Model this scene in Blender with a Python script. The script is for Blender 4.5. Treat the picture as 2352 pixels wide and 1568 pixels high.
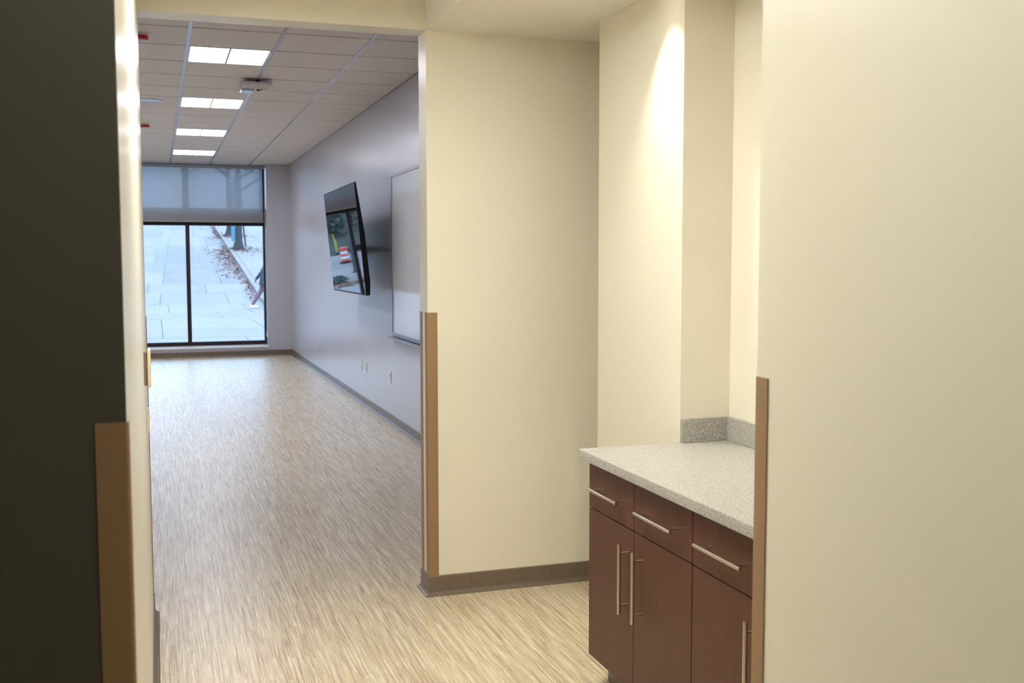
import bpy, bmesh, math, random
from mathutils import Vector, Matrix
random.seed(7)
for o in list(bpy.data.objects): bpy.data.objects.remove(o)
S = bpy.context.scene
COL = S.collection

# ------------------------------------------------------------------ camera
YAW, PITCH, ROLL, FPX, EYE = 0.32236, 0.076747, 0.0011988, 2441.69, 1.55
cd = bpy.data.cameras.new('camera'); cam = bpy.data.objects.new('camera', cd); COL.objects.link(cam)
cd.sensor_fit = 'HORIZONTAL'; cd.sensor_width = 36.0; cd.lens = FPX/2352*36.0
F = Vector((math.sin(YAW)*math.cos(PITCH), math.cos(YAW)*math.cos(PITCH), -math.sin(PITCH)))
Rt = Vector((math.cos(YAW), -math.sin(YAW), 0)); Dn = F.cross(Rt)
R2 = Rt*math.cos(ROLL)+Dn*math.sin(ROLL); D2 = -Rt*math.sin(ROLL)+Dn*math.cos(ROLL)
cam.matrix_world = Matrix(((R2.x,-D2.x,-F.x,0),(R2.y,-D2.y,-F.y,0),(R2.z,-D2.z,-F.z,EYE),(0,0,0,1)))
cd.clip_start = 0.02; cd.clip_end = 400
cd.dof.use_dof = True; cd.dof.focus_distance = 4.3; cd.dof.aperture_fstop = 6.3
S.camera = cam

# ------------------------------------------------------------------ sky, exposure, lights
SKY_COL, SKY_STR = (0.46, 0.67, 1.0), 5.8
w = bpy.data.worlds.new('overcast_sky'); S.world = w; w.use_nodes = True
w.node_tree.nodes['Background'].inputs[0].default_value = (*SKY_COL, 1)
w.node_tree.nodes['Background'].inputs[1].default_value = SKY_STR
S.view_settings.view_transform = 'Standard'; S.view_settings.look = 'None'
S.view_settings.exposure = 0.0; S.view_settings.gamma = 1.0; S.view_settings.use_curve_mapping = False
pl = bpy.data.lights.new('window_portal', 'AREA'); pl.shape = 'RECTANGLE'; pl.size = 4.8; pl.size_y = 2.9
pl.cycles.is_portal = True
po = bpy.data.objects.new('window_portal', pl); COL.objects.link(po)
po.location = (-0.7, 18.02, 1.6); po.rotation_euler = (-math.pi/2, 0, 0)
CORR_EMIT, PANEL_EMIT, SPOT_W, HALL_FILL_EMIT = 46.0, 23.5, 50.0, 11.5
LAMP_COL = (1.0, 0.985, 0.90); PANEL_COL = (0.93, 0.945, 1.05)

# ------------------------------------------------------------------ helpers
ORG = {}
def obj(name, bm, mat, parent=None, smooth=False):
    me = bpy.data.meshes.new(name)
    bmesh.ops.recalc_face_normals(bm, faces=bm.faces)
    if parent is not None:
        bmesh.ops.translate(bm, verts=bm.verts, vec=-ORG[parent.as_pointer()])
    if smooth is True:
        for f in bm.faces: f.smooth = True
    elif smooth:
        for f in bm.faces: f.smooth = True
        for e in bm.edges:
            if len(e.link_faces) == 2 and e.calc_face_angle(0) > smooth: e.smooth = False
    bm.to_mesh(me); bm.free()
    o = bpy.data.objects.new(name, me); COL.objects.link(o)
    for m in (mat if isinstance(mat, (list, tuple)) else [mat]): me.materials.append(m)
    if parent is not None:
        o.parent = parent; ORG[o.as_pointer()] = ORG[parent.as_pointer()]
    else:
        ORG[o.as_pointer()] = Vector((0, 0, 0))
    return o
def tag(o, label, cat=None, group=None, kind=None):
    if label: o['label'] = label
    if cat: o['category'] = cat
    if group: o['group'] = group
    if kind: o['kind'] = kind
    return o
def thing(name, loc, label, cat, group=None):
    o = bpy.data.objects.new(name, None); COL.objects.link(o); o.location = loc; o.empty_display_size = 0.05
    ORG[o.as_pointer()] = Vector(loc)
    return tag(o, label, cat, group)
def B(*boxes, bevel=0.0, seg=2):
    bm = bmesh.new()
    for (x0, x1, y0, y1, z0, z1) in boxes:
        r = bmesh.ops.create_cube(bm, size=1.0, matrix=Matrix.Translation(((x0+x1)/2, (y0+y1)/2, (z0+z1)/2)) @ Matrix.Diagonal((abs(x1-x0), abs(y1-y0), abs(z1-z0), 1)))
    if bevel: bmesh.ops.bevel(bm, geom=list(bm.edges), offset=bevel, segments=seg, affect='EDGES', profile=0.5)
    return bm
def tube(bm, pts, rad, n=10, caps=True):
    pts = [Vector(p) for p in pts]
    if not isinstance(rad, (list, tuple)): rad = [rad]*len(pts)
    rings = []
    ref = None
    for i, p in enumerate(pts):
        t = (pts[min(i+1, len(pts)-1)]-pts[max(i-1, 0)]).normalized()
        if ref is None: ref = Vector((1, 0, 0)) if abs(t.x) < .8 else Vector((0, 1, 0))
        a = (ref-t*ref.dot(t)).normalized(); b = t.cross(a); ref = a
        r = rad[i]; ra, rb = r if isinstance(r, tuple) else (r, r)
        rings.append([bm.verts.new(p+a*math.cos(2*math.pi*k/n)*ra+b*math.sin(2*math.pi*k/n)*rb) for k in range(n)])
    for i in range(len(rings)-1):
        for k in range(n): bm.faces.new((rings[i][k], rings[i][(k+1) % n], rings[i+1][(k+1) % n], rings[i+1][k]))
    if caps: bm.faces.new(rings[0][::-1]); bm.faces.new(rings[-1])
    return bm
def lathe(bm, prof, c, n=32):
    rings = [[bm.verts.new((c[0]+r*math.cos(2*math.pi*k/n), c[1]+r*math.sin(2*math.pi*k/n), c[2]+z)) for k in range(n)] for r, z in prof]
    for i in range(len(rings)-1):
        for k in range(n): bm.faces.new((rings[i][k], rings[i][(k+1) % n], rings[i+1][(k+1) % n], rings[i+1][k]))
    bm.faces.new(rings[0][::-1]); bm.faces.new(rings[-1]); return bm
def sweep(path, prof):
    """closed profile [(offset, z)] swept along an open 2-D path; offset goes to the LEFT of travel, mitred"""
    bm = bmesh.new(); P = [Vector(p) for p in path]; rings = []
    nrm = []
    for i in range(len(P)-1):
        d = (P[i+1]-P[i]).normalized(); nrm.append(Vector((-d.y, d.x)))
    for i, p in enumerate(P):
        if i == 0: m = nrm[0]
        elif i == len(P)-1: m = nrm[-1]
        else:
            m = (nrm[i-1]+nrm[i]); m = m/(m.dot(nrm[i]))
        rings.append([bm.verts.new((p.x+m.x*o, p.y+m.y*o, z)) for o, z in prof])
    k = len(prof)
    for i in range(len(rings)-1):
        for j in range(k): bm.faces.new((rings[i][j], rings[i][(j+1) % k], rings[i+1][(j+1) % k], rings[i+1][j]))
    bm.faces.new(rings[0]); bm.faces.new(rings[-1][::-1]); return bm
def blob(bm, c, r, sub=2, jit=0.0):
    rr = r if isinstance(r, (tuple, list)) else (r, r, r)
    v = bmesh.ops.create_icosphere(bm, subdivisions=sub, radius=1.0)['verts']
    for q in v:
        k = 1+random.uniform(-jit, jit)
        q.co = Vector((c[0]+q.co.x*rr[0]*k, c[1]+q.co.y*rr[1]*k, c[2]+q.co.z*rr[2]*k))
    return bm

# ------------------------------------------------------------------ materials
def newmat(name):
    m = bpy.data.materials.new(name); m.use_nodes = True
    return m, m.node_tree.nodes, m.node_tree.links, m.node_tree.nodes['Principled BSDF']
def plain(name, col, rough=0.5, metal=0.0, spec=0.5, coat=0.0):
    m, N, L, b = newmat(name)
    b.inputs['Base Color'].default_value = (*col, 1); b.inputs['Roughness'].default_value = rough
    b.inputs['Metallic'].default_value = metal; b.inputs['Specular IOR Level'].default_value = spec
    b.inputs['Coat Weight'].default_value = coat
    return m
def ramp(N, stops, interp='LINEAR'):
    r = N.new('ShaderNodeValToRGB'); r.color_ramp.interpolation = interp
    e = r.color_ramp.elements
    while len(e) < len(stops): e.new(0.5)
    for k, (p, c) in enumerate(stops): e[k].position = p; e[k].color = (*c, 1)
    return r
def coords(N, L, scale=(1, 1, 1)):
    t = N.new('ShaderNodeTexCoord'); mp = N.new('ShaderNodeMapping'); L.new(t.outputs['Object'], mp.inputs[0])
    mp.inputs['Scale'].default_value = scale; return mp
def noise(N, L, vec, scale, detail=3, rough=0.5):
    n = N.new('ShaderNodeTexNoise'); n.inputs['Scale'].default_value = scale; n.inputs['Detail'].default_value = detail
    n.inputs['Roughness'].default_value = rough; L.new(vec.outputs[0], n.inputs['Vector']); return n
def textured(name, stops, mapscale, nscale, rough=0.5, detail=4, bump=0.0, bscale=None, spec=0.5, metal=0.0):
    m, N, L, b = newmat(name); mp = coords(N, L, mapscale); n = noise(N, L, mp, nscale, detail)
    r = ramp(N, stops); L.new(n.outputs[0], r.inputs[0]); L.new(r.outputs[0], b.inputs['Base Color'])
    b.inputs['Roughness'].default_value = rough; b.inputs['Specular IOR Level'].default_value = spec; b.inputs['Metallic'].default_value = metal
    if bump:
        n2 = noise(N, L, mp, bscale or nscale, 3); bp = N.new('ShaderNodeBump'); bp.inputs['Strength'].default_value = bump
        bp.inputs['Distance'].default_value = 0.002; L.new(n2.outputs[0], bp.inputs['Height']); L.new(bp.outputs[0], b.inputs['Normal'])
    return m
def sc(c, k): return tuple(x*k for x in c)
def paint(name, c, rough=0.5, spec=0.4):
    return textured(name, [(0.3, sc(c, .985)), (0.7, sc(c, 1.015))], (1, 1, 1), 2.0, rough, 2, 0.08, 260, spec)

CREAM = paint('cream_wall_paint', (0.82, 0.775, 0.66), 0.32, 0.45)
CEILW = paint('white_ceiling_paint', (0.88, 0.85, 0.77), 0.7)
DARKP = paint('charcoal_olive_wall_paint', (0.080, 0.074, 0.054), 0.5)
GREYP = paint('pale_grey_wall_paint', (0.50, 0.50, 0.55), 0.28, 0.55)
GUARD = textured('taupe_vinyl_guard', [(0.3, (0.285, 0.175, 0.088)), (0.7, (0.305, 0.19, 0.096))], (1, 1, 1), 90, 0.45, 3, 0.15, 500)
RUBBER = textured('taupe_rubber_base', [(0.3, (0.155, 0.118, 0.085)), (0.7, (0.175, 0.134, 0.098))], (1, 1, 1), 40, 0.42, 3)
TILE = textured('mineral_fibre_tile', [(0.35, (0.71, 0.66, 0.625)), (0.65, (0.76, 0.71, 0.67))], (1, 1, 1), 180, 0.55, 4, 0.4, 300, 0.5)
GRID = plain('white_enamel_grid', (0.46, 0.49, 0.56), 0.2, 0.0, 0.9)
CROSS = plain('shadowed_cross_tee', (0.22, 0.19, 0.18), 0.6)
WHITEPL = plain('white_plastic', (0.78, 0.77, 0.74), 0.35)
IVORY = plain('ivory_plastic', (0.70, 0.60, 0.46), 0.4)
SHADEDPL = plain('shaded_side_plastic', (0.24, 0.18, 0.13), 0.5)  # shade on the side of the wall box put into its brown colour
REDPL = plain('red_plastic', (0.55, 0.01, 0.02), 0.35)
LENS = plain('clear_lens', (0.72, 0.62, 0.80), 0.1)
BRONZE = plain('dark_bronze_aluminium', (0.022, 0.014, 0.014), 0.42, 0.3)
ALU = plain('satin_aluminium', (0.36, 0.375, 0.41), 0.38, 0.7)
SILLM = plain('white_laminate_sill', (0.80, 0.80, 0.80), 0.3)
WBOARD = plain('white_porcelain_board', (0.74, 0.74, 0.76), 0.16, 0, 0.5)
BLACKPL = plain('black_plastic', (0.006, 0.006, 0.007), 0.5, 0.0, 0.15)
BLACKMT = plain('black_steel', (0.008, 0.008, 0.008), 0.5, 0.0, 0.2)
SCREEN = plain('glossy_dark_screen', (0.006, 0.006, 0.009), 0.02, 0.0, 1.0)
NICKEL = textured('brushed_nickel', [(0.3, (0.60, 0.52, 0.43)), (0.7, (0.70, 0.61, 0.51))], (1, 1, 1), 200, 0.3, 2, 0, None, 0.5, 1.0)
WALNUT = textured('dark_walnut_laminate', [(0.25, (0.078, 0.028, 0.0155)), (0.5, (0.092, 0.035, 0.0195)), (0.75, (0.107, 0.043, 0.025))], (120, 120, 2.2), 1.0, 0.4, 5, 0, None, 0.28)
CARCASS = plain('dark_carcass_edge', (0.035, 0.014, 0.009), 0.6)
def counter_mat():
    m, N, L, b = newmat('speckled_grey_solid_surface'); mp = coords(N, L)
    n = noise(N, L, mp, 230, 2, 0.6)
    r = ramp(N, [(0.30, (0.20, 0.19, 0.175)), (0.44, (0.35, 0.335, 0.31)), (0.56, (0.40, 0.385, 0.36)), (0.66, (0.60, 0.585, 0.555))])
    L.new(n.outputs[0], r.inputs[0])
    v = N.new('ShaderNodeTexVoronoi'); v.inputs['Scale'].default_value = 170; L.new(mp.outputs[0], v.inputs['Vector'])
    r2 = ramp(N, [(0.0, (1, 1, 1)), (0.16, (1, 1, 1)), (0.22, (0, 0, 0))]); L.new(v.outputs['Distance'], r2.inputs[0])
    mx = N.new('ShaderNodeMixRGB'); L.new(r2.outputs[0], mx.inputs[0]); L.new(r.outputs[0], mx.inputs[1]); L.new(v.outputs['Color'], mx.inputs[2])
    hs = N.new('ShaderNodeHueSaturation'); hs.inputs['Saturation'].default_value = 0.05; hs.inputs['Value'].default_value = 0.62
    L.new(v.outputs['Color'], hs.inputs['Color']); L.new(hs.outputs[0], mx.inputs[2])
    L.new(mx.outputs[0], b.inputs['Base Color']); b.inputs['Roughness'].default_value = 0.35
    return m
COUNTER = counter_mat()
def floor_mat():
    m, N, L, b = newmat('strand_vinyl_floor')
    tc = N.new('ShaderNodeTexCoord'); sx = N.new('ShaderNodeSeparateXYZ'); L.new(tc.outputs['Object'], sx.inputs[0])
    def mth(op, a, bb=None):
        n = N.new('ShaderNodeMath'); n.operation = op
        for i, v in enumerate((a, bb)):
            if v is None: continue
            if isinstance(v, (int, float)): n.inputs[i].default_value = v
            else: L.new(v, n.inputs[i])
        return n.outputs[0]
    # thin wobble so strands are not ruler straight
    wob = N.new('ShaderNodeTexNoise'); wob.inputs['Scale'].default_value = 9; L.new(tc.outputs['Object'], wob.inputs['Vector'])
    xw = mth('ADD', sx.outputs['X'], mth('MULTIPLY', wob.outputs[0], 0.0015))
    cols = []
    for wid, ln in ((0.0045, 0.22), (0.009, 0.34)):
        cx = mth('FLOOR', mth('DIVIDE', xw, wid))
        wn = N.new('ShaderNodeTexWhiteNoise'); wn.noise_dimensions = '1D'; L.new(cx, wn.inputs['W'])
        cy = mth('FLOOR', mth('ADD', mth('DIVIDE', sx.outputs['Y'], ln), mth('MULTIPLY', wn.outputs['Value'], 17.0)))
        cb = N.new('ShaderNodeCombineXYZ'); L.new(cx, cb.inputs[0]); L.new(cy, cb.inputs[1])
        w2 = N.new('ShaderNodeTexWhiteNoise'); w2.noise_dimensions = '2D'; L.new(cb.outputs[0], w2.inputs['Vector'])
        cols.append(w2.outputs['Value'])
    mp = N.new('ShaderNodeMapping'); L.new(tc.outputs['Object'], mp.inputs[0]); mp.inputs['Scale'].default_value = (150, 5, 1)
    n = N.new('ShaderNodeTexNoise'); n.inputs['Scale'].default_value = 1.0; n.inputs['Detail'].default_value = 4; L.new(mp.outputs[0], n.inputs['Vector'])
    nn = mth('MULTIPLY', mth('SUBTRACT', n.outputs[0], 0.5), 1.5)
    val = mth('ADD', mth('ADD', mth('MULTIPLY', cols[0], 0.45), mth('MULTIPLY', cols[1], 0.40)), mth('ADD', nn, 0.08))
    r = ramp(N, [(0.03, (0.36, 0.25, 0.16)), (0.22, (0.46, 0.355, 0.25)), (0.42, (0.55, 0.455, 0.33)), (0.55, (0.60, 0.50, 0.315)), (0.68, (0.62, 0.53, 0.395)), (0.82, (0.70, 0.625, 0.48)), (0.97, (0.76, 0.70, 0.57))])
    L.new(val, r.inputs[0]); L.new(r.outputs[0], b.inputs['Base Color'])
    b.inputs['Roughness'].default_value = 0.36; b.inputs['Specular IOR Level'].default_value = 0.5
    return m
FLOORM = floor_mat()
def emis(name, col, s):
    m, N, L, b = newmat(name); b.inputs['Base Color'].default_value = (0.8, 0.8, 0.8, 1)
    b.inputs['Emission Color'].default_value = (*col, 1); b.inputs['Emission Strength'].default_value = s; return m
PANEL = emis('lit_diffuser', PANEL_COL, PANEL_EMIT); CORR = emis('lit_corridor_diffuser', LAMP_COL, CORR_EMIT); LED = emis('lit_downlight_lens', (1, .97, .86), 6.0)
def glass_mat():
    m, N, L, b = newmat('window_glass'); N.remove(b)
    t = N.new('ShaderNodeBsdfTransparent'); t.inputs[0].default_value = (0.93, 0.965, 0.96, 1)
    g = N.new('ShaderNodeBsdfGlossy'); g.inputs['Roughness'].default_value = 0.01
    fr = N.new('ShaderNodeFresnel'); fr.inputs[0].default_value = 1.45; mx = N.new('ShaderNodeMixShader')
    L.new(fr.outputs[0], mx.inputs[0]); L.new(t.outputs[0], mx.inputs[1]); L.new(g.outputs[0], mx.inputs[2])
    L.new(mx.outputs[0], N['Material Output'].inputs[0]); return m
GLASS = glass_mat()
def shade_mat():
    m, N, L, b = newmat('grey_mesh_shade_fabric'); N.remove(b)
    d = N.new('ShaderNodeBsdfDiffuse'); d.inputs[0].default_value = (0.34, 0.33, 0.33, 1)
    tl = N.new('ShaderNodeBsdfTranslucent'); tl.inputs[0].default_value = (0.40, 0.43, 0.48, 1)
    tr = N.new('ShaderNodeBsdfTransparent'); tr.inputs[0].default_value = (1, 1, 1, 1)
    a = N.new('ShaderNodeMixShader'); a.inputs[0].default_value = 0.42; L.new(d.outputs[0], a.inputs[1]); L.new(tl.outputs[0], a.inputs[2])
    c = N.new('ShaderNodeMixShader'); c.inputs[0].default_value = 0.03; L.new(a.outputs[0], c.inputs[1]); L.new(tr.outputs[0], c.inputs[2])
    L.new(c.outputs[0], N['Material Output'].inputs[0]); return m
SHADE = shade_mat()

# ------------------------------------------------------------------ the setting
XL, XR, YN, YNR = -0.047, 1.163, 1.66, 1.897      # corridor left/right faces, near corners
YE, YE2 = 4.689, 4.83                              # wall between corridor and big room
ZS, ZC, ZF = 2.568, 2.692, 3.085                   # soffit, corridor ceiling, big-room ceiling
XW, XFL, YF, YG = 2.084, -3.6, 17.6, 17.95         # big room right wall, left wall, window wall face, frame plane
PX, PY, XBK = 1.831, 4.29, 2.037                   # pier side face, pier far end, counter back wall
def struct(name, bm, mat, parent=None):
    o = obj(name, bm, mat, parent); o['kind'] = 'structure'; return o
struct('floor', B((-2.6, 2.6, -3.2, YE, -0.12, 0), (XFL-.2, XW+.2, YE, YG+.1, -0.12, 0)), FLOORM)
wl = struct('wall_left', B((-2.6, XL, YN, YE2, 0, ZF)), [CREAM, DARKP, GREYP])
for p in wl.data.polygons:
    if p.normal.y < -.5: p.material_index = 1
    elif p.normal.y > .5: p.material_index = 2
struct('wall_right', B((XR, 2.6, -3.2, YNR, 0, ZF)), CREAM)
struct('wall_back', B((-2.6, XR, -3.2, -3.05, 0, ZC)), CREAM)
struct('wall_outer', B((-2.75, -2.6, -3.2, YN, 0, ZC)), CREAM)
we = struct('wall_end', B((XR, 2.6, YE, YE2, 0, ZF)), [CREAM, GREYP])
wh = struct('wall_header', B((XL, XR, YE, YE2, ZS, ZF)), [CREAM, GREYP])
for o in (we, wh):
    for p in o.data.polygons:
        if p.normal.y > .5: p.material_index = 1
struct('wall_alcove', B((XBK, 2.6, YNR, PY, 0, ZS)), CREAM)
struct('wall_pier', B((PX, XBK, 3.513, PY, 0, ZS)), CREAM)
struct('wall_recess', B((2.45, 2.6, PY, YE, 0, ZS)), CREAM)
struct('ceiling_soffit', B((XR, 2.6, YNR, YE, ZS, ZC+.1)), CEILW)
struct('ceiling_corridor', B((-2.75, XR, -3.2, YE, ZC, ZC+.15)), CEILW)
struct('wall_far_right', B((XW, XW+.2, YE2, YG+.1, 0, ZF+.1)), GREYP)
struct('wall_far_left', B((XFL-.2, XFL, YE2, YG+.1, 0, ZF+.1)), GREYP)
struct('wall_entry', B((XFL-.2, -2.6, YE2-.14, YE2, 0, ZF+.1)), GREYP)
WX0, WX1, WZ0 = -3.05, 1.709, 0.165
struct('wall_window', B((WX1, XW, YF, YG+.1, 0, ZF), (XFL, WX0, YF, YG+.1, 0, ZF), (WX0, WX1, YF, YG+.1, 0, WZ0-.03)), GREYP)
trim = struct('trim_sill', B((WX0, WX1, YF-.02, YG+.02, WZ0-.03, WZ0), bevel=.004), SILLM)

# rubber baseboards
BASE = [(0, 0), (0.024, 0), (0.022, 0.004), (0.013, 0.009), (0.0075, 0.018), (0.006, 0.03), (0.006, 0.088), (0.003, 0.093), (0, 0.093)]
def baseboard(name, path): return struct(name, sweep(path[::-1], BASE), RUBBER)
baseboard('baseboard_end', [(XW, YE2), (XR, YE2), (XR, YE), (2.45, YE)])
baseboard('baseboard_left', [(-2.6, YN), (XL, YN), (XL, YE2), (XFL, YE2)])
baseboard('baseboard_right', [(1.42, YNR), (XR, YNR), (XR, -3.05)])
baseboard('baseboard_far_right', [(XW, YF), (XW, YE2)])
bb = struct('baseboard_window', sweep([(XFL, YF), (XW, YF)], [(-o, z) for o, z in BASE]), RUBBER)

# suspended ceiling of the big room
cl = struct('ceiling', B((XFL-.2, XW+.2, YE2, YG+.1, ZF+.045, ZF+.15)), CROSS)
GX = [0.253+.6103*k for k in range(-6, 4)]; GX[-1] = XW
GY0, GP = 8.115, 0.636
GY = [GY0+GP*k for k in range(-5, 16)]
GY = [YE2]+[g for g in GY if YE2+.05 < g < YG-.1]+[YG-.02]
LROWS = [round(GY0+GP*4*k, 3) for k in range(0, 4)]
tile_me = {}
def tile(x0, x1, y0, y1):
    g, gy = .006, .011; wx, wy = round(x1-x0-2*g, 3), round(y1-y0-2*gy, 3)
    if (wx, wy) not in tile_me:
        o = obj('ceiling_tile', B((-wx/2, wx/2, -wy/2, wy/2, 0, .02), bevel=.002, seg=1), TILE); tile_me[(wx, wy)] = o.data
    else:
        o = bpy.data.objects.new('ceiling_tile', tile_me[(wx, wy)]); COL.objects.link(o)
    o.location = ((x0+x1)/2, (y0+y1)/2, ZF); o.parent = cl
for i in range(len(GX)-1):
    for j in range(len(GY)-1):
        if i in (3, 6) and any(abs(GY[j]-l) < .02 for l in LROWS): continue
        tile(GX[i], GX[i+1], GY[j], GY[j+1])
for x in GX[:-1]:
    obj('grid_bar', B((x-.012, x+.012, YE2, YG-.02, ZF-.004, ZF+.045)), GRID, cl)
me = None
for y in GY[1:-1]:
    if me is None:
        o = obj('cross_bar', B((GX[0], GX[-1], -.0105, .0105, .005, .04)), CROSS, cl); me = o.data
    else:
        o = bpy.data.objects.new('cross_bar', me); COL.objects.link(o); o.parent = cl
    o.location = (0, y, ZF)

# ------------------------------------------------------------------ windows
def window(name, x0, x1, z0, z1, glass_lo=.045, glass_r=.03):
    f = .03
    t = bpy.data.objects.new(name, None); COL.objects.link(t); t.location = ((x0+x1)/2, YG, z0); t['kind'] = 'structure'
    ORG[t.as_pointer()] = Vector(t.location)
    obj('window_frame', B((x0, x1, YG-.05, YG+.05, z0, z0+.045), (x0, x1, YG-.05, YG+.05, z1-.058, z1), (x0, x0+.0315, YG-.05, YG+.05, z0+.045, z1-.058), (x1-.0315, x1, YG-.05, YG+.05, z0+.045, z1-.058)), BRONZE, t)
    obj('pane', B((x0+.0315, x1-.0315, YG-.004, YG+.004, z0+.045, z1-.058)), GLASS, t)
mul = [0.494+1.19*k for k in (-3, -2, -1, 0)]
edges = [WX0]+mul[0:]+[WX1]
edges = [-3.05, -1.886, -0.696, 0.494, WX1]
k = 0
for i in range(4):
    k += 1; window('window_%d' % k, edges[i], edges[i+1], WZ0+.02, 2.162)
    k += 1; window('window_%d' % k, edges[i], edges[i+1], 2.34, ZF+.02)
struct('trim_sub_sill', B((WX0, WX1, YG-.05, YG+.05, WZ0, WZ0+.02)), BRONZE)
struct('wall_spandrel', B((WX0, WX1, YG-.06, YG+.05, 2.162, 2.34)), plain('grey_spandrel_panel', (0.10, 0.095, 0.09), .6))
# roller shade
sh = thing('roller_shade', (-.7, YF+.09, 2.155), 'grey mesh roller shade lowered over the upper window panes', 'window shade')
bm = bmesh.new()
n = 30
fr_, bk = [], []
for i in range(n+1):
    x = WX0+.03+(1.662-WX0-.03)*i/n
    fr_.append((bm.verts.new((x, YF+.088, 2.175)), bm.verts.new((x, YF+.088, ZF-.06))))
    bk.append((bm.verts.new((x, YF+.0895, 2.175)), bm.verts.new((x, YF+.0895, ZF-.06))))
for i in range(n):
    bm.faces.new((fr_[i][0], fr_[i+1][0], fr_[i+1][1], fr_[i][1]))
for a, b in bk: bm.verts.remove(a); bm.verts.remove(b)
obj('fabric', bm, SHADE, sh)
bm = bmesh.new(); tube(bm, [(WX0+.03, YF+.088, 2.163), (1.662, YF+.088, 2.163)], .012, 12)
obj('hem_bar', bm, plain('grey_hem_fabric', (0.30, 0.29, 0.29), .7), sh, smooth=.7)
bm = bmesh.new(); tube(bm, [(WX0+.01, YF+.12, ZF-.045), (1.69, YF+.12, ZF-.045)], .03, 14)
obj('roller_tube', bm, ALU, sh, smooth=.7)
bm = bmesh.new(); tube(bm, [(1.69, YF+.06, ZF-.03), (1.69, YF+.06, .35)], .0025, 6)
obj('pull_chain', bm, WHITEPL, sh)
obj('chain_clip', B((1.68, 1.7, YF+.05, YF+.075, .3, .40), bevel=.004), WHITEPL, sh)

# ------------------------------------------------------------------ corner guards
def guard(x, y, sx, sy, label, z0=.093, z1=1.311, leg=.044, th=.003):
    """outside corner at (x, y); the wall lies towards (sx, sy)"""
    bm = bmesh.new(); r = .006
    out = [(leg*sx, -th*sy)]
    cxy = (r*sx-th*sx*1.0, r*sy-th*sy*1.0)
    for k in range(6):
        a = math.pi/2*k/5
        out.append((cxy[0]-sx*r*math.sin(a), cxy[1]-sy*r*math.cos(a)))
    out.append((-th*sx, leg*sy))
    inn = [(0, leg*sy), (0, 0), (leg*sx, 0)]
    pr = out+inn
    lo = [bm.verts.new((x+a, y+b, z0)) for a, b in pr]; hi = [bm.verts.new((x+a, y+b, z1)) for a, b in pr]
    n = len(pr)
    for i in range(n): bm.faces.new((lo[i], lo[(i+1) % n], hi[(i+1) % n], hi[i]))
    bm.faces.new(lo); bm.faces.new(hi)
    o = obj('corner_guard', bm, GUARD, None, smooth=.6)
    return tag(o, label, 'corner guard')
guard(XL, YN, -1, 1, 'brown vinyl corner guard on the edge of the charcoal wall')
guard(XL, YE2, -1, -1, 'thin brown corner guard edge beyond the ivory box on the passage wall')
guard(XR, YE, 1, 1, 'taupe vinyl corner guard on the cream wall edge above the brown baseboard')
guard(XR, YE2, 1, -1, 'narrow brown corner guard on the jamb edge towards the room with the television')
guard(XR, YNR, 1, -1, 'brown vinyl corner guard on the beige wall edge beside the countertop')

# ------------------------------------------------------------------ counter and cabinets
XF, XC, CT = 1.468, 1.427, 0.872
Y2 = 3.513
wt = thing('worktop', (1.73, 2.7, .836), 'speckled grey worktop with low backsplashes on the dark brown cabinets', 'countertop')
bm = B((XC, XBK, YNR, Y2, .836, CT))
ee = [e for e in bm.edges if all(abs(v.co.x-XC) < 1e-4 for v in e.verts)]
bmesh.ops.bevel(bm, geom=ee, offset=.005, segments=3, affect='EDGES', profile=.5)
obj('slab', bm, COUNTER, wt, smooth=.5)
o = obj('backsplash', B((PX, XBK-.019, Y2-.019, Y2, CT, .962), bevel=.0015, seg=1), COUNTER, wt)
o = obj('backsplash', B((XBK-.019, XBK, YNR, Y2, CT, .962), bevel=.0015, seg=1), COUNTER, wt)
def handle(p, a, b):
    """bar pull between points a and b, standing off to the face XF"""
    bm = bmesh.new(); a, b = Vector(a), Vector(b); d = (b-a).normalized(); c = (a+b)/2; h = (b-a).length/2
    tube(bm, [a, b], .0062, 14)
    for s in (-1, 1):
        q = c+d*s*h*.74; tube(bm, [q, Vector((XF, q.y, q.z))], .0042, 10)
    return obj('handle', bm, NICKEL, p, smooth=.7)
def cabinet(y1, y0, splits, label, vh):
    t = thing('base_cabinet', ((XF+XBK)/2, (y0+y1)/2, 0), label, 'cabinet', 'brown base cabinets under the worktop')
    obj('carcass', B((XF+.021, XBK-.002, y0+.001, y1-.001, .112, .835)), CARCASS, t)
    obj('end_panel', B((XF+.021, XBK-.002, y1-.001, y1+.0, .112, .835)), WALNUT, t)
    obj('toe_kick', B((XF+.077, XF+.092, y0, y1-.002, 0, .112)), RUBBER, t)
    g = .0017
    ys = [y1]+splits+[y0]
    for i in range(len(ys)-1):
        a, b = ys[i]-(g if i else 0), ys[i+1]+(g if i < len(ys)-2 else .0035)
        dr = obj('drawer', B((XF, XF+.02, b, a, .6605, .822), bevel=.001, seg=1), WALNUT, t)
        c = (a+b)/2; handle(dr, (XF-.035, c+.127, .7395), (XF-.035, c-.127, .7395))
        do = obj('door', B((XF, XF+.02, b, a, .112, .657), bevel=.001, seg=1), WALNUT, t)
        hy = vh[i]; handle(do, (XF-.035, hy, .372), (XF-.035, hy, .610))
    return t
cabinet(Y2, 2.729, [3.132], 'dark brown two door cabinet at the open end of the worktop', [3.172, 3.066])
cabinet(2.7285, 1.945, [2.331], 'dark brown two door cabinet partly hidden behind the beige wall', [2.374, 2.288])
struct('trim_filler', B((XF+.003, XF+.02, YNR, 1.944, .112, .835)), WALNUT)

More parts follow.
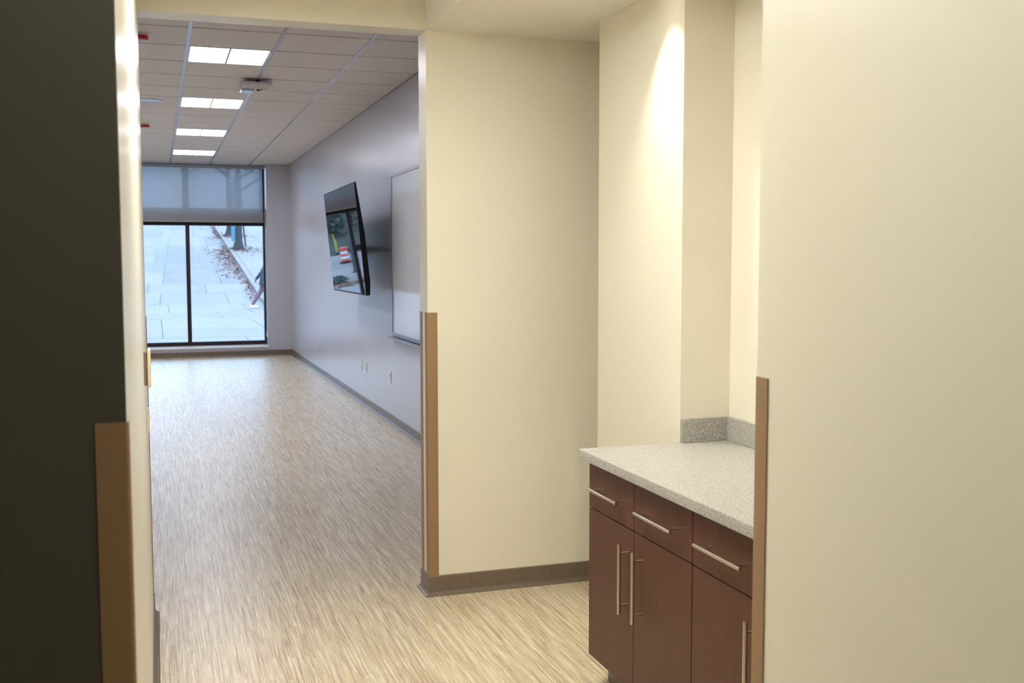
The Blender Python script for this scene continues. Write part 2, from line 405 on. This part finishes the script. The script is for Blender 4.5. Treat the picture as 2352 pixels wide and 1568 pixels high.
# ------------------------------------------------------------------ lamps
def troffer(x0, x1, y0, y1, z, mat, label, group=None, nx=2):
    t = thing('ceiling_light', ((x0+x1)/2, (y0+y1)/2, z), label, 'ceiling light', group)
    f = .014
    obj('frame', B((x0, x1, y0, y0+f, z, z+.03), (x0, x1, y1-f, y1, z, z+.03), (x0, x0+f, y0+f, y1-f, z, z+.03), (x1-f, x1, y0+f, y1-f, z, z+.03)), WHITEPL, t)
    xm = (x0+x1)/2
    obj('divider', B((xm-.007, xm+.007, y0+f, y1-f, z+.001, z+.03)), CROSS, t)
    for a, b in ((x0+f, xm-.007), (xm+.007, x1-f)):
        obj('diffuser', B((a, b, y0+f, y1-f, z+.008, z+.014)), mat, t)
    return t
whr = ['nearest the doorway header', 'between the round ceiling bracket and the doorway', 'beyond the flat ceiling bracket', 'nearest the window']
lab = ['square lit ceiling panel on the doorway side of the flat ceiling bracket', 'square lit ceiling panel just beyond the flat ceiling bracket',
       'square lit ceiling panel level with the smaller looking red alarm', 'square lit ceiling panel closest to the roller shade']
for l, s in zip(LROWS, lab):
    troffer(GX[6]+.013, GX[7]-.013, l+.005, l+GP-.005, ZF-.002, PANEL, s, 'lit square panels in the tiled ceiling')
troffer(.15, .75, 2.8, 3.4, ZC-.03, CORR, 'square lit panel in the white passage ceiling')
HALL_FILL = emis('added_hall_fill', LAMP_COL, HALL_FILL_EMIT)
troffer(.0, .6, .8, 1.4, ZC-.03, HALL_FILL, 'unseen fill panel added in the ceiling before the charcoal wall')  # unseen panel added to brighten the near right wall
for l in LROWS: troffer(GX[3]+.013, GX[4]-.013, l+.005, l+GP-.005, ZF-.002, PANEL, 'unseen lit ceiling panel added in the row away from the television', 'unseen panels added to even the room light')  # unseen second row, added to light the big room more evenly
def downlight(x, y, z, watt, label, ang=78, blend=1.0):
    t = thing('downlight', (x, y, z), label, 'downlight', 'round downlights in the alcove soffit')
    bm = bmesh.new(); n = 28
    pr = [(.048, 0), (.062, 0), (.062, -.004), (.048, -.006)]
    rings = [[bm.verts.new((x+r*math.cos(2*math.pi*k/n), y+r*math.sin(2*math.pi*k/n), z+q)) for k in range(n)] for r, q in pr]
    for i in range(4):
        for k in range(n): bm.faces.new((rings[i][k], rings[i][(k+1) % n], rings[(i+1) % 4][(k+1) % n], rings[(i+1) % 4][k]))
    obj('trim_ring', bm, WHITEPL, t, smooth=.6)
    bm = bmesh.new(); lathe(bm, [(.047, -.003), (.047, 0)], (x, y, z), 24)
    obj('lens', bm, LED, t)
    ld = bpy.data.lights.new('downlight_lamp', 'SPOT'); ld.energy = watt; ld.color = (1, .955, .82); ld.spot_size = math.radians(ang); ld.spot_blend = blend
    ld.shadow_soft_size = .02; lo = bpy.data.objects.new('downlight_lamp', ld); COL.objects.link(lo); lo.location = (0, 0, -.03); lo.parent = t
downlight(1.72, 3.60, ZS, SPOT_W, 'small round downlight in the soffit over the end of the worktop beside the pier')
downlight(1.74, 2.85, ZS, SPOT_W*.25, 'small round downlight in the soffit over the middle of the worktop')

# ------------------------------------------------------------------ wall plates on the passage wall
b = thing('wall_box', (XL, 3.78, 1.19), 'small ivory wall box standing out from the passage wall', 'wall box')
obj('housing', B((XL, XL+.011, 3.75, 3.82, 1.13, 1.244), bevel=.003), SHADEDPL, b)
obj('cover', B((XL+.011, XL+.022, 3.74, 3.83, 1.124, 1.252), bevel=.005, seg=3), IVORY, b)
b = thing('switch_plate', (XL, 4.35, .93), 'thin ivory switch plate below the ivory wall box', 'switch plate')
obj('plate', B((XL, XL+.006, 4.31, 4.39, .885, .975), bevel=.002), IVORY, b)
obj('rocker', B((XL+.006, XL+.009, 4.333, 4.367, .905, .955), bevel=.001, seg=1), IVORY, b)

# ------------------------------------------------------------------ big room: wall plates
def outlet(y, z, label, kind=True):
    t = thing('power_outlet', (XW, y, z), label, 'power outlet', 'white outlet plates on the grey wall')
    obj('plate', B((XW-.007, XW, y-.036, y+.036, z-.058, z+.058), bevel=.0025), WHITEPL, t)
    if kind:
        for d in (-.02, .02): obj('socket', B((XW-.0095, XW-.007, y-.017, y+.017, z+d-.014, z+d+.014), bevel=.001, seg=1), plain('socket_face', (.5, .5, .49), .4), t)
    else:
        obj('insert', B((XW-.009, XW-.007, y-.017, y+.017, z-.033, z+.033), bevel=.001, seg=1), WHITEPL, t)
outlet(11.40, .415, 'blank white plate of the close pair under the television', False)
outlet(11.11, .42, 'white socket plate of the close pair under the television')
outlet(9.89, .438, 'white socket plate alone below the corner of the whiteboard')
outlet(14.80, .425, 'white socket plate far along the grey wall towards the window')
outlet(17.35, .45, 'white socket plate at the wall corner next to the window')

# whiteboard
t = thing('whiteboard', (XW, 8.5, .83), 'large wall mounted whiteboard with aluminium frame and marker tray', 'whiteboard')
y0, y1, z0, z1 = 7.27, 9.70, .85, 2.335; f = .03
obj('board', B((XW-.012, XW, y0+f, y1-f, z0+f, z1-f)), WBOARD, t)
obj('frame', B((XW-.02, XW, y0, y1, z1-f, z1), (XW-.02, XW, y0, y1, z0, z0+f), (XW-.02, XW, y0, y0+f, z0+f, z1-f), (XW-.02, XW, y1-f, y1, z0+f, z1-f)), ALU, t)
bm = bmesh.new(); pr = [(0, .0), (-.075, .004), (-.08, .016), (-.073, .016), (-.07, .009), (0, .012)]
lo = [bm.verts.new((XW+a, y0, z0-.018+c)) for a, c in pr]; hi = [bm.verts.new((XW+a, y1, z0-.018+c)) for a, c in pr]
for i in range(6): bm.faces.new((lo[i], lo[(i+1) % 6], hi[(i+1) % 6], hi[i]))
bm.faces.new(lo); bm.faces.new(hi[::-1]); obj('marker_tray', bm, ALU, t)

# television
TT = math.radians(5.45)
tvo = Vector((1.80, 10.48, 1.228)); U = Vector((-math.sin(TT), 0, math.cos(TT))); NB = Vector((math.cos(TT), 0, -math.sin(TT))); NB = Vector((math.cos(TT), 0, math.sin(TT)))
t = thing('television', (XW, 10.48, 1.3), 'large black flat television tilted out from the grey wall', 'television')
def tp(y, h, d): return tvo+Vector((.010*y, y, 0))+U*h+NB*d
W2, HT = .98, 1.02
bm = bmesh.new()
prof = [(0, 0), (HT, 0), (HT, .014), (HT*.86, .024), (HT*.55, .046), (HT*.12, .050), (0, .036)]
lo = [bm.verts.new(tp(-W2, h, d)) for h, d in prof]; hi = [bm.verts.new(tp(W2, h, d)) for h, d in prof]
for i in range(len(prof)): bm.faces.new((lo[i], lo[(i+1) % len(prof)], hi[(i+1) % len(prof)], hi[i]))
bm.faces.new(lo); bm.faces.new(hi[::-1]); obj('housing', bm, BLACKPL, t)
bm = bmesh.new(); q = .009
for dd in (-.0015,):
    vs = [bm.verts.new(tp(*c)) for c in ((-W2+q, q+.006, dd), (W2-q, q+.006, dd), (W2-q, HT-q, dd), (-W2+q, HT-q, dd))]
    ws = [bm.verts.new(tp(*c)) for c in ((-W2+q, q+.006, 0), (W2-q, q+.006, 0), (W2-q, HT-q, 0), (-W2+q, HT-q, 0))]
    bm.faces.new(vs); bm.faces.new(ws[::-1])
    for i in range(4): bm.faces.new((vs[i], vs[(i+1) % 4], ws[(i+1) % 4], ws[i]))
obj('screen', bm, SCREEN, t)
mt = obj('wall_mount', B((XW-.02, XW, 11.15, 11.6, 1.5, 1.85), (XW-.03, XW-.02, 11.2, 11.55, 1.54, 1.8)), BLACKMT, t)
for y in (-.5, .6):
    bm = bmesh.new(); a, b = tp(y, .24, .05), tp(y, .62, .045)
    bm2 = B((-.03, .03, -.02, .02, 0, (b-a).length)); 
    for v in bm2.verts: v.co = a+Vector((0, v.co.y, 0))+U*v.co.z+NB*(v.co.x+.015)
    bm.free(); obj('rail', bm2, BLACKMT, mt)
    obj('arm', B((1.85, XW-.02, 11.37+y*.3-.03, 11.37+y*.3+.03, 1.62, 1.70)), BLACKMT, mt)

# things on the ceiling
t = thing('ceiling_bracket', (.835, 9.5, ZF-.004), 'flat pale device hung under the ceiling grid between two lit panels', 'ceiling device')
bm = bmesh.new(); tube(bm, [(.862, 9.46, ZF-.004), (.862, 9.46, ZF-.03)], .02, 12); obj('stem', bm, BLACKPL, t, smooth=.7)
obj('plate', B((.735, .975, 9.34, 9.58, ZF-.06, ZF-.03), bevel=.012, seg=3), plain('pale_satin_casing', (.52, .46, .44), .5), t)
obj('module', B((.74, .85, 9.60, 9.78, ZF-.07, ZF-.035), bevel=.006), GRID, t)
bm = bmesh.new(); tube(bm, [(.885, 9.66, ZF-.05), (.91, 9.56, ZF-.052)], .014, 12); obj('sensor', bm, BLACKPL, t, smooth=.7)
t = thing('ceiling_speaker', (-.03, 10.97, ZF), 'round flush speaker grille in the tiled ceiling', 'speaker')
bm = bmesh.new(); lathe(bm, [(.145, 0), (.145, -.005), (.138, -.008), (.134, -.006)], (-.03, 10.97, ZF), 40); obj('rim', bm, GRID, t, smooth=.6)
bm = bmesh.new(); lathe(bm, [(.132, -.0062), (.09, -.009), (.03, -.010)], (-.03, 10.97, ZF), 40); obj('grille', bm, GRID, t, smooth=.6)
def alarm(x, y, label):
    t = thing('fire_alarm', (x, y, ZF), label, 'fire alarm', 'red ceiling alarms')
    bm = bmesh.new(); lathe(bm, [(.05, 0), (.05, -.012), (.046, -.016)], (x, y, ZF), 28); obj('mounting_plate', bm, TILE, t, smooth=.6)
    bm = bmesh.new(); lathe(bm, [(.047, -.016), (.05, -.02), (.05, -.038), (.046, -.042)], (x, y, ZF), 28); obj('housing', bm, REDPL, t, smooth=.6)
    bm = bmesh.new(); lathe(bm, [(.042, -.042), (.038, -.050), (.02, -.056), (.004, -.057)], (x, y, ZF), 28); obj('strobe_lens', bm, LENS, t, smooth=.6)
alarm(-.058, 7.78, 'red ceiling alarm nearer the doorway than the round speaker')
alarm(-.078, 12.83, 'red ceiling alarm between the round speaker and the window')

# ------------------------------------------------------------------ outdoors
def gz(y):
    if y < 34: return -.02
    if y < 39: return -.02+.008*(y-34)**2
    return -.02+.2+.08*(y-39)
def xo(y): return .021*max(0.0, y-38.0)
def ground_piece(bm, x0, x1, y0, y1, top, th, gap=.0):
    n = max(1, int((y1-y0)/1.2)); rows = []
    for i in range(n+1):
        y = y0+gap+(y1-y0-2*gap)*i/n; z = gz(y)+top; q = xo(y)
        rows.append([bm.verts.new((x0+gap+q, y, z)), bm.verts.new((x1-gap+q, y, z)), bm.verts.new((x1-gap+q, y, z-th)), bm.verts.new((x0+gap+q, y, z-th))])
    for i in range(n):
        for k in range(4): bm.faces.new((rows[i][k], rows[i][(k+1) % 4], rows[i+1][(k+1) % 4], rows[i+1][k]))
    bm.faces.new(rows[0]); bm.faces.new(rows[-1][::-1]); return bm
def slabmat(name, c):
    return textured(name, [(0.25, sc(c, .80)), (0.45, sc(c, .96)), (0.6, c), (0.8, sc(c, 1.10))], (1, .35, 1), 1.1, 0.75, 8, 0.3, 30)
CON = [slabmat('worn_concrete_%d' % i, c) for i, c in enumerate([(.21, .175, .165), (.19, .16, .152), (.225, .188, .175)])]
WALK = slabmat('pale_pavement_concrete', (.22, .18, .168))
JOINT = plain('dark_joint_soil', (.11, .10, .098), .9)
GRASS = textured('rough_grass', [(0.3, (.07, .085, .06)), (0.6, (.11, .12, .085)), (0.8, (.17, .16, .12))], (1, 1, 1), 6, .9, 6)
LEAFL = textured('fallen_leaf_litter', [(0.3, (.24, .125, .10)), (0.6, (.31, .175, .13)), (0.8, (.34, .23, .18))], (1, 1, 1), 30, .8, 4)
bm = bmesh.new(); ground_piece(bm, -30, 40, 18.05, 130, -.05, .4)
struct('ground', bm, JOINT)
rd = struct('road', ground_piece(bmesh.new(), -6.5, 3.45, 18.06, 125, -.02, .03), JOINT)
ys = [18.1, 22.4, 25.1, 29.6, 33.0, 37.2, 40.9, 44.2, 49.0, 54.5, 60.2, 67.0, 75.0, 84.0, 95.0, 108.0, 124.0]
xs = [-6.5, -3.1, 0.1, 2.35, 3.45]
for j in range(len(ys)-1):
    xx = xs[:] if j % 3 else [-6.5, -3.1, -.4, 1.7, 3.45]
    if j == 4: xx = [-6.5, -3.1, .35, 2.75, 3.45]
    for i in range(len(xx)-1):
        o = obj('slab', ground_piece(bmesh.new(), xx[i], xx[i+1], ys[j], ys[j+1], random.uniform(0, .008), .03, .007), CON[random.choice((0, 1, 2))], rd)
kb = struct('kerb', ground_piece(bmesh.new(), 3.46, 3.70, 38.0, 125, .02, .1), JOINT)
y = 35.5
while y < 120:
    l = 3.0; obj('kerb_stone', ground_piece(bmesh.new(), 3.45, 3.66, y, y+l, .14, .2, .01), WALK, kb); y += l
pv = struct('pavement', ground_piece(bmesh.new(), 3.66, 12.0, 18.06, 125, .09, .1), JOINT)
y = 18.1; k = 0
while y < 110:
    l = 2.0+(.6 if k % 2 else 0)
    for a, b in ((3.67, 5.6), (5.6, 7.6), (7.6, 9.6)):
        obj('slab', ground_piece(bmesh.new(), a, b, y, y+l, .115+random.uniform(0, .006), .03, .01), random.choice((WALK, CON[2])), pv)
    y += l; k += 1
# leaf litter along the kerb and around the trees
bm = bmesh.new()
def leaf(x, y, z, s):
    a = random.uniform(0, 6.28); c, d = math.cos(a)*s, math.sin(a)*s; t1, t2 = random.uniform(0, .5)*s, random.uniform(0, .5)*s
    vs = [bm.verts.new((x-c, y-d, z+.004)), bm.verts.new((x+d*.5, y-c*.5, z+t1)), bm.verts.new((x+c, y+d, z+.004)), bm.verts.new((x-d*.5, y+c*.5, z+t2))]
    bm.faces.new(vs)
for _ in range(1300):
    y = random.choice((random.gauss(52, 5), random.gauss(60, 4), random.uniform(38, 62), random.gauss(80, 5)))
    if y < 37: continue
    x = 3.40+xo(y)-abs(random.gauss(0, .4 if 46 < y < 64 else .15)); leaf(x, y, gz(y), random.uniform(.05, .11))
for cx, cy in ((4.45, 62), (4.8, 75)):
    for _ in range(500):
        a = random.uniform(0, 6.28); r = abs(random.gauss(0, 1.0)); x, y = cx+math.cos(a)*r*.8, cy+math.sin(a)*r*1.6
        leaf(x, y, gz(y)+(.135 if x > 3.5+xo(y) else .02), random.uniform(.05, .11))
for _ in range(500):
    x, y = random.gauss(-2.0, .5), random.gauss(35.4, .6); leaf(x, y, gz(y), random.uniform(.05, .1))
tag(obj('fallen_leaves', bm, LEAFL), 'reddish fallen leaves strewn along the kerb and round the trees', 'leaves', None, 'stuff')

BARK = textured('dark_bark', [(0.3, (.022, .022, .022)), (0.7, (.055, .05, .047))], (6, 6, 1), 4, .9, 6, .8, 8)
LEAF_G = textured('dull_green_leaves', [(0.3, (.06, .08, .065)), (0.7, (.12, .14, .11))], (1, 1, 1), 3, .7, 4)
LEAF_A = textured('autumn_leaves', [(0.3, (.13, .10, .08)), (0.7, (.20, .17, .13))], (1, 1, 1), 3, .7, 4)
def foliage(bm, c, r, n, s):
    for _ in range(n):
        v = Vector((random.gauss(0, 1), random.gauss(0, 1), random.gauss(0, 1))).normalized()*random.uniform(.45, 1.0)
        p = Vector((c[0]+v.x*r[0], c[1]+v.y*r[1], c[2]+v.z*r[2]))
        a = Vector((random.gauss(0, 1), random.gauss(0, 1), random.gauss(0, 1))).normalized()*s*random.uniform(.6, 1.2)
        b = Vector((random.gauss(0, 1), random.gauss(0, 1), random.gauss(0, 1))); b = (b-a*b.dot(a)/a.dot(a)).normalized()*s*.6
        bm.faces.new([bm.verts.new(p-a), bm.verts.new(p+b), bm.verts.new(p+a), bm.verts.new(p-b)])
def tree(x, y, h, r, label, leafmat, nleaf=900, lean=0.0, group=None, dz=.12):
    z = gz(y)+dz; t = thing('street_tree', (x, y, z), label, 'tree', group)
    bm = bmesh.new()
    tube(bm, [(x-.02, y, z-.1), (x, y, z+.12), (x+.01, y, z+.5), (x+lean*.3, y, z+h*.35), (x+lean*.6, y, z+h*.7), (x+lean, y, z+h)], [r*2.3, r*1.7, r*1.1, r*.95, r*.6, r*.1], 12)
    for k in range(9):
        a = k*2.4; zz = z+h*(.38+.06*k); l = h*(.34-.02*k)
        s = Vector((x+lean*(.3+.06*k), y, zz)); e = s+Vector((math.cos(a)*l, math.sin(a)*l, l*.7))
        tube(bm, [s, (s+e)/2+Vector((0, 0, -.1)), e], [r*.42, r*.25, r*.06], 6)
    obj('trunk', bm, BARK, t, smooth=True)
    bm = bmesh.new()
    for k in range(7):
        a = k*.9; foliage(bm, (x+math.cos(a)*h*.2, y+math.sin(a)*h*.2, z+h*(.62+.06*(k % 5))), (h*.2, h*.2, h*.16), nleaf//7, .14)
    obj('foliage', bm, leafmat, t)
    return t
tree(4.45, 62.0, 8.5, .19, 'thick dark tree trunk beside the kerb with leaves heaped at its foot', LEAF_A, 900, .1)
tree(4.80, 75.2, 9.0, .17, 'dark tree trunk standing behind the teal post', LEAF_A, 900)
p = thing('street_post', (4.72, 70.0, gz(70)+.12), 'teal painted post standing between the two street trees', 'post')
bm = bmesh.new(); lathe(bm, [(.13, 0), (.13, .1), (.115, .14), (.115, 3.4), (.09, 3.46)], (4.72, 70.0, gz(70)+.12), 16); obj('shaft', bm, plain('teal_paint', (.02, .17, .24), .4), p, smooth=.6)
bm = bmesh.new(); lathe(bm, [(.09, 3.46), (.10, 3.5), (.05, 3.6)], (4.72, 70.0, gz(70)+.12), 16); obj('cap', bm, plain('teal_paint_cap', (.02, .13, .18), .4), p, smooth=.6)
bm = bmesh.new(); tube(bm, [(5.02, 64.2, gz(64.2)+.1), (4.72, 63.4, gz(64.2)+2.6)], .045, 8)
tag(obj('tree_stake', bm, BARK, None, smooth=.8), 'thin dark stake leaning against the thick tree trunk', 'stake')
# trees along the crest and on the far bank, seen dimly through the shade and in the screen
for i, (x, y, h) in enumerate([(-7.5, 98, 9.5), (9.5, 102, 11), (15, 90, 10), (3.0, 118, 10)]):
    tree(x, y, h, .2, ('tall green tree on the verge beyond the grass bank', 'tallest green tree on the hill past the pavement', 'green tree standing far from the kerb past the pavement', 'green tree at the top of the street')[i], LEAF_G, 1100, 0, 'trees up the hill', 0)
# planted bank at the left of the road
bk = struct('grass_bank', bmesh.new(), GRASS)
bm = bmesh.new(); rows = []
for i in range(14):
    y = 46.0+i*3
    row = []
    for j in range(10):
        x = -2.5-.05*(y-46)-j*1.4; row.append(bm.verts.new((x, y, gz(y)+(.0 if i == 0 else .1)+min(j, 6)*.22+random.uniform(-.04, .06)-(.1 if j == 0 else 0))))
    rows.append(row)
for i in range(13):
    for j in range(9): bm.faces.new((rows[i][j], rows[i][j+1], rows[i+1][j+1], rows[i+1][j]))
bmesh.ops.solidify(bm, geom=list(bm.faces), thickness=.3)
bmesh.ops.recalc_face_normals(bm, faces=bm.faces); bm.to_mesh(bk.data); bm.free()
def shrub(x, y, r, h, label, mat, n=700):
    z = gz(y)+.1+min(6, max(0, (-2.5-.05*(y-46)-x)/1.4))*.22
    t = thing('shrub', (x, y, z), label, 'shrub', 'shrubs on the bank seen in the television')
    bm = bmesh.new()
    for k in range(5):
        a = k*1.26; tube(bm, [(x, y, z-.05), (x+math.cos(a)*r*.3, y+math.sin(a)*r*.3, z+h*.4), (x+math.cos(a)*r*.6, y+math.sin(a)*r*.6, z+h*.8)], [.04, .03, .01], 6)
    obj('stems', bm, BARK, t)
    bm = bmesh.new(); foliage(bm, (x, y, z+h*.55), (r, r, h*.5), n, .11); obj('foliage', bm, mat, t)
SHL = ['dull green shrub next to the yellow stake on the bank', 'tan leaved shrub between two dull green shrubs on the bank', 'low dull green shrub at the front of the bank beside the tan shrub',
       'dull green shrub far along the front of the bank', 'tall green shrub behind the one next to the yellow stake', 'tallest tan leaved shrub at the back of the bank', 'wide green shrub at the far back end of the bank']
for (x, y, r, h, m) in [(-3.9, 51.5, .8, 1.6, LEAF_G), (-5.2, 54.0, .9, 2.0, LEAF_A), (-6.4, 51.0, .8, 1.5, LEAF_G), (-8.4, 53.0, 1.0, 2.1, LEAF_G),
                       (-4.2, 57.5, 1.0, 2.1, LEAF_G), (-6.9, 57.8, 1.1, 2.4, LEAF_A), (-9.6, 57.6, 1.2, 2.3, LEAF_G)]:
    shrub(x, y, r, h, SHL.pop(0), m)
# striped channelizer
dx, dy = -2.92, 42.6; dz = gz(dy)
t = thing('traffic_drum', (dx, dy, dz), 'orange and white striped traffic drum reflected in the television', 'traffic drum')
OR = plain('orange_plastic', (.62, .075, .04), .5); WH = plain('white_reflective', (.62, .62, .64), .4)
bm = bmesh.new(); lathe(bm, [(.24, 0), (.24, .05), (.2, .07)], (dx, dy, dz), 20); obj('base', bm, BLACKPL, t, smooth=.6)
for k in range(5):
    a, b = .07+k*.098, .07+(k+1)*.098
    bm = bmesh.new(); lathe(bm, [(.17-.005*k, a), (.165-.005*k, b)], (dx, dy, dz), 20); obj('band', bm, WH if k % 2 else OR, t, smooth=.6)
bm = bmesh.new(); lathe(bm, [(.17, .56), (.17, .60), (.10, .64), (.04, .65)], (dx, dy, dz), 20); obj('cap', bm, OR, t, smooth=.6)
p = thing('bollard', (-2.68, 39.0, gz(39)), 'slim dark post beside the striped drum reflected in the television', 'post')
bm = bmesh.new(); lathe(bm, [(.075, 0), (.07, 1.12), (.05, 1.2)], (-2.68, 39.0, gz(39)), 14); obj('shaft', bm, plain('dark_blue_grey_paint', (.03, .035, .045), .5), p, smooth=.6)
bm = bmesh.new(); lathe(bm, [(.12, 0), (.12, .03), (.09, .05)], (-2.68, 39.0, gz(39)), 14); obj('foot', bm, BLACKPL, p, smooth=.6)
bm = bmesh.new(); tube(bm, [(-3.2, 46.6, gz(47)-.05), (-3.22, 46.6, gz(47)+.45), (-3.17, 46.6, gz(47)+.85)], [.022, .03, .012], 8)
tag(obj('marker_stake', bm, plain('yellow_paint', (.65, .55, .03), .5), None, smooth=.8), 'yellow marker stake at the foot of the grass bank', 'stake')
t = thing('weed_clump', (-1.6, 36.2, gz(36.2)), 'low dark clump of weeds on the road reflected in the television', 'plant')
bm = bmesh.new(); foliage(bm, (-1.6, 36.2, gz(36.2)+.14), (.35, .4, .14), 300, .06); obj('leaves', bm, LEAF_G, t)
bm = bmesh.new()
for k in range(6): tube(bm, [(-1.6, 36.2, gz(36.2)), (-1.6+.2*math.cos(k), 36.2+.2*math.sin(k), gz(36.2)+.2)], .01, 5)
obj('stems', bm, BARK, t)

# person walking past the window
SKIN = plain('brown_skin', (.20, .10, .07), .6); JACKET = plain('dark_navy_jacket', (.012, .025, .045), .8); LEGS = plain('mauve_leggings', (.15, .075, .095), .8); SHOE = plain('white_shoe', (.75, .75, .75), .5); HAIR = plain('dark_hair', (.012, .009, .008), .6)
px, py = 3.33, 35.15; pz = gz(py)
t = thing('person', (px, py, pz), 'person in dark jacket and mauve leggings walking past the window edge', 'person')
def P(x, y, z): return (px+x, py+y, pz+z)
def remesh(o, v):
    m = o.modifiers.new('remesh', 'REMESH'); m.mode = 'VOXEL'; m.voxel_size = v; m.use_smooth_shade = True
    s = o.modifiers.new('smooth', 'SMOOTH'); s.factor = .5; s.iterations = 4
bm = bmesh.new()
blob(bm, P(.13, 0, 1.60), (.095, .078, .115)); tube(bm, [P(.08, 0, 1.36), P(.11, 0, 1.53)], [.06, .052], 12)
blob(bm, P(.225, 0, 1.59), (.02, .014, .022), 1); blob(bm, P(.13, .078, 1.60), (.02, .012, .03), 1); blob(bm, P(.13, -.078, 1.60), (.02, .012, .03), 1)
blob(bm, P(.20, 0, 1.54), (.03, .035, .02), 1)
tube(bm, [P(0, 0, .84), P(.0, 0, 1.0), P(.04, 0, 1.2), P(.07, 0, 1.38), P(.08, 0, 1.44)], [(.13, .15), (.12, .14), (.12, .16), (.10, .17), (.06, .10)], 16)
LEGB = [P(0, .08, .88), P(-.16, .08, .50), P(-.40, .08, .10)]; LEGF = [P(0, -.08, .88), P(.20, -.08, .50), P(.26, -.08, .08)]
for lg in (LEGB, LEGF): tube(bm, lg, [.085, .06, .04], 12)
blob(bm, P(-.38, .08, .07), (.11, .045, .045)); blob(bm, P(.32, -.08, .045), (.12, .045, .045))
ARMB = [P(.05, .19, 1.40), P(-.10, .22, 1.14), P(-.27, .2, .93)]; ARMF = [P(.07, -.19, 1.40), P(.16, -.22, 1.13), P(.34, -.19, 1.0)]
for am, d in ((ARMB, (-.35, 0, -.94)), (ARMF, (.9, 0, -.3))):
    tube(bm, am, [.05, .042, .028], 10); h = Vector(am[-1]); d = Vector(d)
    blob(bm, h+d*.05, (.035, .022, .045), 2)
    for k in range(4): tube(bm, [h+d*.07+Vector((0, -.024+.016*k, 0)), h+d*(.115+.008*(k in (1, 2)))+Vector((0, -.024+.016*k, -.01)), h+d*(.135+.01*(k in (1, 2)))+Vector((-.012, -.024+.016*k, -.02))], .0085, 6)
    tube(bm, [h+d*.03+Vector((.02, 0, 0)), h+d*.08+Vector((.045, 0, 0))], .009, 6)
body = obj('body', bm, SKIN, t); remesh(body, .012)
bm = bmesh.new(); tube(bm, [P(-.02, 0, .74), P(-.01, 0, .92), P(.03, 0, 1.2), P(.07, 0, 1.38), P(.09, 0, 1.46)], [(.18, .20), (.165, .185), (.15, .19), (.125, .2), (.075, .12)], 18)
for am in (ARMB, ARMF): tube(bm, am, [.07, .06, .045], 12)
remesh(obj('jacket', bm, JACKET, t), .02)
bm = bmesh.new()
for lg in (LEGB, LEGF): tube(bm, [lg[0], lg[1], tuple(Vector(lg[2])+Vector((0, 0, .04)))], [.10, .072, .05], 12)
tube(bm, [P(0, 0, .80), P(0, 0, .96)], [(.14, .165), (.13, .155)], 14)
remesh(obj('leggings', bm, LEGS, t), .018)
for q, a in ((P(-.37, .08, .06), .25), (P(.33, -.08, .05), 0)):
    bm = bmesh.new(); blob(bm, q, (.14, .055, .06)); blob(bm, (q[0]+.07, q[1], q[2]-.01), (.09, .05, .045)); remesh(obj('shoe', bm, SHOE, t), .012)
bm = bmesh.new(); blob(bm, P(.11, 0, 1.635), (.105, .09, .105)); blob(bm, P(.04, 0, 1.6), (.06, .07, .09)); remesh(obj('hair', bm, HAIR, t), .012)
